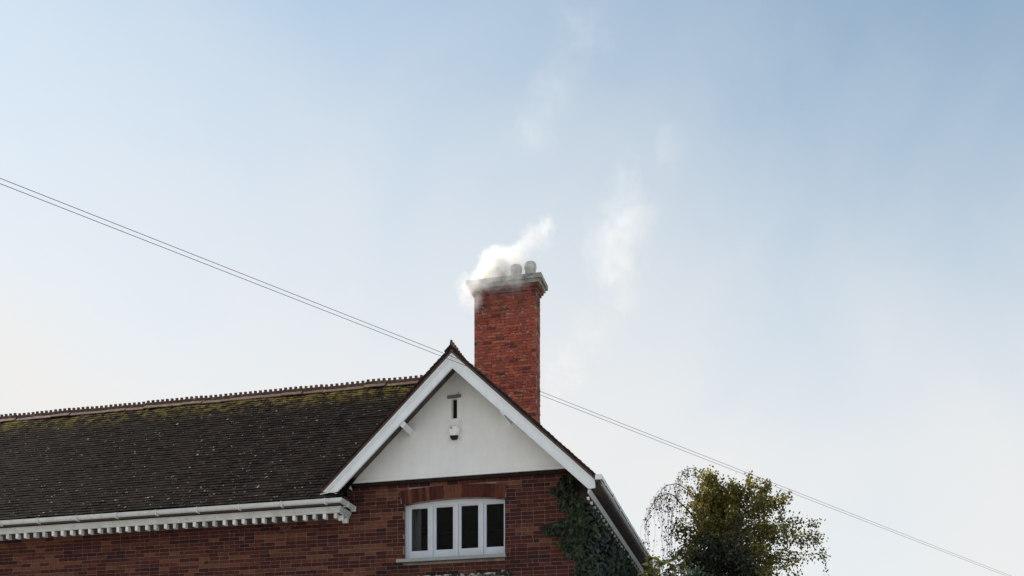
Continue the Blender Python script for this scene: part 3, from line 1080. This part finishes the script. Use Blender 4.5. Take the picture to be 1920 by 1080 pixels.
for (u0, v0, u1, v1, dz, lab) in ((600, 569, 1320, 852.5, 0.0, 'upper of two thin black wires strung past the gable and chimney'),
                                  (600, 577, 1320, 858.0, 0.0, 'lower of two thin black wires strung past the gable and chimney')):
    P0, P1 = wp(u0, v0, 6.0), wp(u1, v1, 6.0)
    d = P1 - P0
    A, B = P0 - d * 1.0, P1 + d * 2.4
    pts = []
    for k in range(41):
        t = k / 40
        p = A.lerp(B, t); p.z -= 0.02 * math.sin(math.pi * t)
        pts.append(p)
    wire('overhead_wire', pts, lab)

# ------------------------------------------------------------------ foliage


def leaf(mb, p, d, nrm, L, wd, m=0, fold=0.0, shape='oval'):
    d = d.normalized(); s = d.cross(nrm)
    if s.length < 1e-4: s = d.cross(Vector((0.3, 0.5, 0.8)))
    s.normalize(); nn = s.cross(d)
    if shape == 'oval':
        q = [p, p + d * L * .35 + s * wd, p + d * L * .75 + s * wd * .7, p + d * L - nn * L * fold, p + d * L * .75 - s * wd * .7, p + d * L * .35 - s * wd]
        mb.add(q, [(0, 1, 2, 3), (0, 3, 4, 5)], m)
    elif shape == 'ivy':
        q = [p, p + s * wd * .9 - d * L * .08, p + s * wd + d * L * .30, p + s * wd * .55 + d * L * .5, p + d * L - nn * L * fold,
             p - s * wd * .55 + d * L * .5, p - s * wd + d * L * .30, p - s * wd * .9 - d * L * .08, p + d * L * .3 + nn * L * .10]
        mb.add(q, [(8, 0, 1, 2), (8, 2, 3, 4), (8, 4, 5, 6), (8, 6, 7, 0)], m)
    else:
        q = [p, p + d * L * .5 + s * wd, p + d * L, p + d * L * .5 - s * wd]
        mb.add(q, [(0, 1, 2, 3)], m)


def rv(r):
    while True:
        v = Vector((r.uniform(-1, 1), r.uniform(-1, 1), r.uniform(-1, 1)))
        if 0.05 < v.length < 1: return v


# ---- ivy: over the right end of the front wall and all the side wall
ri = random.Random(3)
ivy = empty('ivy', W(2.3, -0.05, 0), -PSI)
tag(ivy, 'dark green ivy covering the right corner and side wall of the brick house', 'ivy')
iv = MB()


def ivy_leaf(x, y, z, out):
    L = ri.choice((0.045, 0.06, 0.08, 0.105)) * ri.uniform(.85, 1.15)
    d = Vector((ri.uniform(-.6, .6), ri.uniform(-.6, .6), -1)) + out * ri.uniform(-.1, .7)
    n_ = out + rv(ri) * 0.85 + Vector((0, 0, 0.35))
    leaf(iv, Vector((x, y, z)), d, n_, L, L * 0.55, 0, 0.12, 'ivy')


cnt = 0
while cnt < 3800:
    z = ri.uniform(0.6, 7.62) if ri.random() < 0.4 else ri.uniform(5.4, 7.62)
    x = ri.uniform(1.4, 2.42)
    xe_ = ivy_x(z) if z > 4.6 else 1.9 + 0.15 * math.sin(z * 3)
    e = x - xe_ + 0.13 * mnoise.noise(Vector((x * 9, z * 9, 0)))
    if e < 0: continue
    if e < 0.12 and ri.random() > 0.55: continue
    if mnoise.noise(Vector((x * 6, z * 6, 5))) < -0.22 - 0.35 * min(1, e * 2): continue
    th_ = 0.03 + 0.10 * min(1, e * 2.5) * ri.random() * (0.6 + mnoise.noise(Vector((x * 4, z * 4, 2))))
    if z > 7.13 and x > 2.3: continue
    ivy_leaf(x - 2.3, -th_ + 0.05 - 0.012, z, Vector((0, -1, 0)))
    cnt += 1
cnt = 0
while cnt < 15000:
    z = ri.uniform(0.5, 7.0) if ri.random() < 0.3 else ri.uniform(4.8, 7.0)
    y = ri.uniform(-0.06, DEPTH)
    if y > 5 and ri.random() < 0.35: continue
    if mnoise.noise(Vector((y * 3, z * 3, 8))) < -0.42: continue
    th_ = 0.02 + 0.30 * ri.random() ** .7 * (0.62 + mnoise.noise(Vector((y * 3, z * 3, 2))))
    ivy_leaf(0.03 + th_ + 0.006, y + 0.05, z, Vector((ri.uniform(.2, 1), -0.8, 0)))
    cnt += 1
iv.build('foliage', M_ivy, ivy)
st = MB()
for k in range(16):
    x = ri.uniform(1.95, 2.35); z = 0.02
    pts = []
    while z < 7.0:
        x = min(2.38, max(ivy_x(z) + .03 if z > 4.6 else 1.9, x + ri.uniform(-.07, .07)))
        if z > 4.6 and ivy_x(z) > 5: break
        pts.append((x - 2.3, 0.038, z)); z += 0.3
    st.tube(pts, 0.008, 5)
st.build('stem', M_bark, ivy)


# ---- trees on the right
def clumps(mb, centre, rad, nclump, nleaf, spread, L, m, r, shape='d', keep=None):
    for _ in range(nclump):
        v = rv(r)
        v = v.normalized() * (v.length ** 0.55)
        c = Vector(centre) + Vector((v.x * rad[0], v.y * rad[1], v.z * rad[2]))
        if keep and not keep(c): continue
        for _ in range(nleaf):
            p = c + Vector((r.gauss(0, spread), r.gauss(0, spread), r.gauss(0, spread * .8)))
            l = L * r.uniform(.6, 1.3)
            leaf(mb, p, rv(r) + Vector((0, 0, -.4)), rv(r), l, l * .36, m, 0, shape)


# weeping birch: base behind the shrubs, limbs arching left and hanging
rbir = random.Random(41)
BX, BYY = 4.95, 27.0
birch = empty('birch_tree', (BX, BYY, 0))
tag(birch, 'weeping birch tree with yellowing leaves and long hanging twigs beside the house', 'tree')
tr = MB()
tr.tube([(0, 0, 0), (-.05, .05, 2), (.1, 0, 4), (.0, .05, 6), (.12, 0, 7.6), (.05, 0, 9.0)], [.20, .17, .14, .10, .06, .02], 9)
tr.build('trunk', M_bark, birch)
lb, lf, hang = MB(), MB(), MB()


def limb(p0, p1, p2, r0, nst, drop, dens):
    """arching, crooked limb p0-p1-p2 with bunches of hanging twigs along its outer half"""
    pts = []
    for k in range(13):
        t = k / 12
        p = Vector(p0) * (1 - t) ** 2 + Vector(p1) * 2 * t * (1 - t) + Vector(p2) * t * t
        pts.append(p + rv(rbir) * 0.035 * (1 if 0 < k < 12 else 0))
    lb.tube(pts, [r0 * (1 - .9 * k / 12) + .002 for k in range(13)], 5)
    for _ in range(nst):
        t0 = rbir.uniform(.12, 1.0) ** 0.8
        big = rbir.choice((.25, .4, .5, .7, 1.0))
        for _ in range(rbir.choice((2, 3, 4, 5))):
            t = min(.999, max(.05, t0 + rbir.gauss(0, .025)))
            i = min(11, int(t * 12))
            q = pts[i].lerp(pts[i + 1], t * 12 - i)
            ln = drop * big * rbir.uniform(.5, 1.1)
            n_ = max(5, int(ln / .07))
            tp = []
            sway = Vector((rbir.uniform(-.28, .12), rbir.uniform(-.2, .2), 0))
            ph = rbir.uniform(0, 6)
            for k in range(n_):
                f_ = k / (n_ - 1)
                tp.append(q + sway * math.sin(min(1.57, f_ * 4)) * 0.5 + Vector((.018 * math.sin(ph + f_ * 7), .01 * math.cos(ph + f_ * 6), -ln * f_ + 0.06 * math.sin(min(3.14, f_ * 9)))))
            lb.tube(tp, 0.0022, 3)
            for k in range(1, n_):
                bunch = 0.5 + mnoise.noise(Vector((tp[k].x * 5, tp[k].z * 3.0, ph)))
                for _ in range(int(dens * 5 * max(0, bunch) * rbir.random() + rbir.random() * .8)):
                    p = tp[k] + Vector((rbir.gauss(0, .026), rbir.gauss(0, .026), rbir.gauss(0, .04)))
                    l = rbir.uniform(.03, .058)
                    leaf(hang, p, rv(rbir) + Vector((0, 0, -1)), rv(rbir), l, l * .40, 0, 0, 'd')


limb((0, 0, 7.2), (-1.35, -.1, 9.75), (-1.75, -.1, 8.15), .022, 15, 1.95, 1.0)
limb((0, .2, 7.9), (-1.0, .1, 9.75), (-1.5, .1, 8.65), .017, 11, 1.0, 1.0)
limb((0, 0, 8.5), (-.6, 0, 9.95), (-1.0, -.1, 9.05), .013, 12, 0.7, 1.2)
limb((0.05, 0, 6.6), (.2, -1.3, 8.9), (.3, -1.7, 7.5), .015, 20, 1.4, 1.2)
limb((0.0, 0, 6.3), (-.6, 1.3, 8.9), (-.5, 1.7, 7.4), .015, 20, 1.4, 1.2)


def spray(mb, base, tip, n, L, r, spread):
    """a leafy bough: leaves thin out toward the tip"""
    for _ in range(n):
        t = r.random() ** .8
        p = base.lerp(tip, t) + Vector((r.gauss(0, spread), r.gauss(0, spread), r.gauss(0, spread) - .10 * t * t)) * (1.15 - .75 * t)
        l = L * r.uniform(.6, 1.35)
        leaf(mb, p, rv(r) + Vector((0, 0, -.5)), rv(r), l, l * .37, 0, 0, 'd')


for k in range(190):
    z = rbir.uniform(4.6, 8.8)
    a = rbir.uniform(0, 2 * math.pi)
    R0 = (0.35 + 1.30 * math.sin(min(1, (9.5 - z) / 3.4) * 1.5)) * rbir.uniform(.4, 1.15)
    rt_ = 1.55 if math.cos(a) > 0 else 1.0            # the crown is fuller away from the house
    base = Vector((.2 + .25 * rt_ * R0 * math.cos(a), .2 * R0 * math.sin(a), z))
    tip = Vector((.25 + rt_ * R0 * math.cos(a), R0 * math.sin(a), z + rbir.uniform(-.05, .6)))
    lb.tube([base, base.lerp(tip, .5) + rv(rbir) * .05, tip], [.012, .008, .002], 4)
    spray(lf, base, tip, 250, .066, rbir, .16)
    if rbir.random() < .6:
        spray(lf, tip, tip + Vector((rbir.uniform(-.1, .15), 0, -rbir.uniform(.3, .9))), 60, .058, rbir, .06)
for k in range(20):
    base = Vector((rbir.uniform(-.35, 1.2), rbir.uniform(-.4, .4), rbir.uniform(8.3, 8.8)))
    spray(lf, base, base + Vector((rbir.uniform(-.2, .25), 0, rbir.uniform(.3, .65))), 120, .06, rbir, .08)
lb.build('branches', M_twig, birch)
lf.build('crown', M_birch, birch)
hang.build('hanging_leaves', M_birchd, birch)

# dark evergreen in front of it
rh = random.Random(77)
HXW, HYW = 4.30, 24.0
holly = empty('evergreen_tree', (HXW, HYW, 0))
tag(holly, 'dark evergreen tree with small dense leaves below the yellowing birch', 'tree')
mb = MB(); mb.tube([(0, 0, 0), (.05, 0, 2.5), (0, 0, 4.6), (.1, 0, 6.4)], [.14, .11, .07, .02], 8)
for k in range(14):
    z = 2.2 + k * .3; a = k * 2.4
    mb.tube([(0, 0, z), (.5 * math.cos(a), .5 * math.sin(a), z + .25), (.95 * math.cos(a), .95 * math.sin(a), z + .6)], [.03, .02, .006], 5)
mb.build('trunk', M_bark, holly)
hl = MB()
clumps(hl, (0.15, 0, 5.5), (0.72, .8, 1.6), 260, 46, .10, .08, 0, rh)
clumps(hl, (0.2, 0, 4.2), (1.0, 1.0, 1.7), 300, 46, .12, .08, 0, rh)
clumps(hl, (-.25, -.1, 6.55), (0.22, .4, .55), 22, 30, .07, .07, 0, rh)
hl.build('crown', M_holly, holly)

# ---- big leaved flowering shrub at the corner
rs = random.Random(19)
SXW, SYW = 1.98, 15.6
shr = empty('flowering_shrub', (SXW, SYW, 0))
tag(shr, 'tall shrub with long drooping leaves and white blossom at the house corner', 'shrub')
stems, sleaf, fl, rdl = MB(), MB(), MB(), MB()
tips = []
for k in range(34):
    a = rs.uniform(0, 2 * math.pi); q = rs.random() ** .6
    tp = Vector((q * .42 * math.cos(a) + 0.04, q * .45 * math.sin(a), rs.uniform(4.1, 4.86) - q * .12))
    b0 = Vector((rs.uniform(-.1, .1), rs.uniform(-.1, .1), 0))
    pts = [b0, b0 + Vector((0, 0, 1.4)) + rv(rs) * .12, b0.lerp(tp, .6) + Vector((0, 0, .5)), tp]
    stems.tube(pts, [.022, .016, .010, .004], 5)
    tips.append((tp, pts[2]))
tips += [(Vector((-0.03, -.1, 4.86)), Vector((0, 0, 4))), (Vector((0.17, -.05, 4.80)), Vector((0, 0, 4)))]
for tp, pb in tips:
    for lev in range(6):
        c = tp.lerp(pb, lev * .15)
        for j in range(9):
            a = rs.uniform(0, 2 * math.pi)
            d = Vector((math.cos(a), math.sin(a), rs.uniform(-.75, .45)))
            L = rs.uniform(.10, .19)
            leaf(sleaf, c, d, Vector((0, 0, 1)) + rv(rs) * .4, L, L * .22, 0, .25)
    if rs.random() < .85:
        for _ in range(rs.choice((1, 2, 2))):
            c = tp + Vector((rs.gauss(0, .10), -abs(rs.gauss(.05, .08)), rs.gauss(-.16, .09)))
            for _ in range(18):
                p = c + Vector((rs.gauss(0, .022), rs.gauss(0, .022), rs.gauss(0, .022)))
                leaf(fl, p, rv(rs), rv(rs), rs.uniform(.02, .035), .012, 0, 0)
for k in range(5):
    leaf(rdl, Vector((-.22 + rs.uniform(-.03, .03), -.3, 4.40 + rs.uniform(-.03, .03))), Vector((rs.uniform(-1, 1), -.2, rs.uniform(-.6, .2))), Vector((0, -1, .5)), .07, .018, 0, .1)
stems.build('stem', M_bark, shr)
sleaf.build('foliage', M_shrub, shr)
fl.build('blossom', M_petal, shr)
rdl.build('withered_leaves', M_red, shr)

# ---- glossy laurel hedge shrubs below the trees
rl = random.Random(29)
for (x, y, h_, rx, nl, lab) in ((3.0, 18.6, 5.42, .66, 1100, 'glossy dark laurel bush between the blossom shrub and the evergreen'),
                                (4.3, 19.2, 5.38, .9, 1500, 'broad glossy laurel bush standing in front of the yellowing birch'),
                                ):
    sh = empty('laurel_bush', (x, y, 0))
    tag(sh, lab, 'shrub')
    s_, l_ = MB(), MB()
    for k in range(12):
        a = rl.uniform(0, 6.28); q = rl.random() ** .5 * rx * .8
        s_.tube([(0, 0, 0), (q * .3 * math.cos(a), q * .3 * math.sin(a), h_ * .4), (q * math.cos(a), q * math.sin(a), h_ - .35)], [.03, .02, .008], 5)
    for k in range(nl * 2):
        v = rv(rl); v = v.normalized() * v.length ** .4
        c = Vector((v.x * rx, v.y * rx, h_ - 1.35 + v.z * 1.3 * (0.92 + .12 * mnoise.noise(Vector((v.x * 4, v.y * 4, x))))))
        L = rl.uniform(.09, .15)
        leaf(l_, c, Vector((v.x, v.y, rl.uniform(-.3, .9))) + rv(rl) * .5, Vector((0, 0, 1)) + rv(rl) * .6, L, L * .2, 0, .15)
    s_.build('stem', M_bark, sh)
    l_.build('foliage', M_laurel, sh)


# ------------------------------------------------------------------ smoke
def smoke(name, label, blobs, nscale, distort, lo, hi, hull, seedz):
    """blobs: house-space centre, radii, density; a hull of merged spheres carries the volume"""
    m = bpy.data.materials.new(name)
    m.use_nodes = True
    t = m.node_tree
    t.nodes.remove(t.nodes['Principled BSDF'])
    out = t.nodes['Material Output']
    pv = t.nodes.new('ShaderNodeVolumePrincipled')
    pv.inputs['Color'].default_value = (0.985, 0.98, 0.968, 1)
    pv.inputs['Anisotropy'].default_value = -0.2
    g_ = t.nodes.new('ShaderNodeNewGeometry')
    nd = t.nodes.new('ShaderNodeTexNoise')
    nd.inputs['Scale'].default_value = nscale
    nd.inputs['Detail'].default_value = 4
    t.links.new(g_.outputs['Position'], nd.inputs['Vector'])
    sb_ = t.nodes.new('ShaderNodeVectorMath'); sb_.operation = 'SUBTRACT'
    t.links.new(nd.outputs['Color'], sb_.inputs[0]); sb_.inputs[1].default_value = (.5, .5, .5)
    sc_ = t.nodes.new('ShaderNodeVectorMath'); sc_.operation = 'SCALE'; sc_.inputs['Scale'].default_value = distort
    t.links.new(sb_.outputs[0], sc_.inputs[0])
    pp = t.nodes.new('ShaderNodeVectorMath'); pp.operation = 'ADD'
    t.links.new(g_.outputs['Position'], pp.inputs[0]); t.links.new(sc_.outputs[0], pp.inputs[1])
    tot = None
    for (x, y, z, rx, ry, rz, dn) in blobs:
        c = W(x, y, z)
        s1 = t.nodes.new('ShaderNodeVectorMath'); s1.operation = 'SUBTRACT'
        t.links.new(pp.outputs[0], s1.inputs[0]); s1.inputs[1].default_value = c
        s2 = t.nodes.new('ShaderNodeVectorMath'); s2.operation = 'DIVIDE'
        t.links.new(s1.outputs[0], s2.inputs[0]); s2.inputs[1].default_value = (rx, ry, rz)
        ln = t.nodes.new('ShaderNodeVectorMath'); ln.operation = 'LENGTH'
        t.links.new(s2.outputs[0], ln.inputs[0])
        mr = t.nodes.new('ShaderNodeMapRange'); mr.interpolation_type = 'SMOOTHSTEP'
        mr.inputs['From Min'].default_value = 1.0; mr.inputs['From Max'].default_value = 0.15
        mr.inputs['To Min'].default_value = 0.0; mr.inputs['To Max'].default_value = dn
        t.links.new(ln.outputs['Value'], mr.inputs['Value'])
        if tot is None: tot = mr.outputs['Result']
        else:
            ad_ = t.nodes.new('ShaderNodeMath'); ad_.operation = 'ADD'
            t.links.new(tot, ad_.inputs[0]); t.links.new(mr.outputs['Result'], ad_.inputs[1]); tot = ad_.outputs[0]
    n2 = t.nodes.new('ShaderNodeTexNoise')
    n2.inputs['Scale'].default_value = nscale * 1.6; n2.inputs['Detail'].default_value = 5; n2.inputs['Roughness'].default_value = .6
    t.links.new(pp.outputs[0], n2.inputs['Vector'])
    r2 = t.nodes.new('ShaderNodeMapRange')
    r2.inputs['From Min'].default_value = lo; r2.inputs['From Max'].default_value = hi
    t.links.new(n2.outputs['Fac'], r2.inputs['Value'])
    ml = t.nodes.new('ShaderNodeMath'); ml.operation = 'MULTIPLY'
    t.links.new(tot, ml.inputs[0]); t.links.new(r2.outputs['Result'], ml.inputs[1])
    t.links.new(ml.outputs[0], pv.inputs['Density'])
    t.links.new(pv.outputs[0], out.inputs['Volume'])
    # hull
    mb = MB()
    for (x, y, z, rx, ry, rz, dn) in blobs:
        c = W(x, y, z)
        ns, nr_ = 14, 9
        vs, fs = [], []
        for i in range(nr_ + 1):
            ph = math.pi * i / nr_
            for k in range(ns):
                a = 2 * math.pi * k / ns
                vs.append(c + Vector((math.sin(ph) * math.cos(a) * (rx * 1.0 + hull), math.sin(ph) * math.sin(a) * (ry + hull), math.cos(ph) * (rz + hull))))
        for i in range(nr_):
            for k in range(ns):
                k2 = (k + 1) % ns
                fs.append((i * ns + k, (i + 1) * ns + k, (i + 1) * ns + k2, i * ns + k2))
        mb.add(vs, fs)
    o = mb.build(name, m)
    rm_ = o.modifiers.new('merge', 'REMESH'); rm_.mode = 'VOXEL'; rm_.voxel_size = 0.09
    tag(o, label, 'smoke', kind='stuff')
    return o


smoke('smoke', 'thick white smoke pouring over the chimney pots and cap',
      [(-0.95, 6.05, 14.56, .44, .44, .54, 14), (-1.15, 6.0, 14.30, .42, .36, .34, 10), (-0.72, 6.1, 14.44, .36, .32, .38, 9), (-0.50, 6.2, 14.84, .44, .40, .36, 8),
       (-1.38, 5.76, 14.05, .46, .24, .36, 6.5), (-0.90, 5.74, 14.05, .66, .22, .27, 5), (-0.28, 5.76, 14.08, .64, .20, .25, 4.0),
       (-1.45, 5.85, 13.82, .42, .3, .50, 3.2), (-0.62, 5.80, 13.86, .60, .16, .22, 2.0), (-0.42, 5.9, 14.38, .44, .28, .26, 5.5), (-0.04, 5.92, 14.40, .38, .26, .26, 3.0),
       (0.12, 6.2, 15.22, .54, .50, .44, 1.5), (-0.22, 6.2, 15.02, .32, .35, .24, 1.4), (0.36, 6.2, 15.48, .36, .3, .34, 2.0)],
      3.2, 0.45, 0.30, 0.64, 0.06, 1)
smoke('smoke', 'pale drifting puff of smoke in the sky right of the chimney',
      [(2.05, 6.4, 14.95, 1.15, 1.0, 1.2, .46), (1.85, 6.4, 14.5, .9, .8, 1.0, .36), (2.25, 6.4, 15.75, .9, .8, 1.1, .36), (2.15, 6.4, 13.8, .8, .7, 1.4, .42),
       (2.65, 6.4, 15.4, .6, .6, .7, .45), (2.3, 6.4, 16.6, .5, .5, .75, .35), (0.62, 6.9, 12.15, .85, .6, .95, .7), (1.25, 6.8, 13.0, 1.0, .7, 1.0, .35)],
      1.7, 0.85, 0.34, 0.66, 0.10, 2)
smoke('smoke', 'faint wisp of smoke thinning high above the chimney',
      [(-0.1, 6.6, 18.1, 1.05, .9, .8, .22), (0.45, 6.6, 19.1, .95, .9, 1.0, .22), (3.3, 6.6, 17.1, .55, .6, .9, .22), (1.2, 6.6, 20.3, 1.3, 1.1, 1.1, .15)],
      1.3, 0.9, 0.34, 0.66, 0.12, 3)
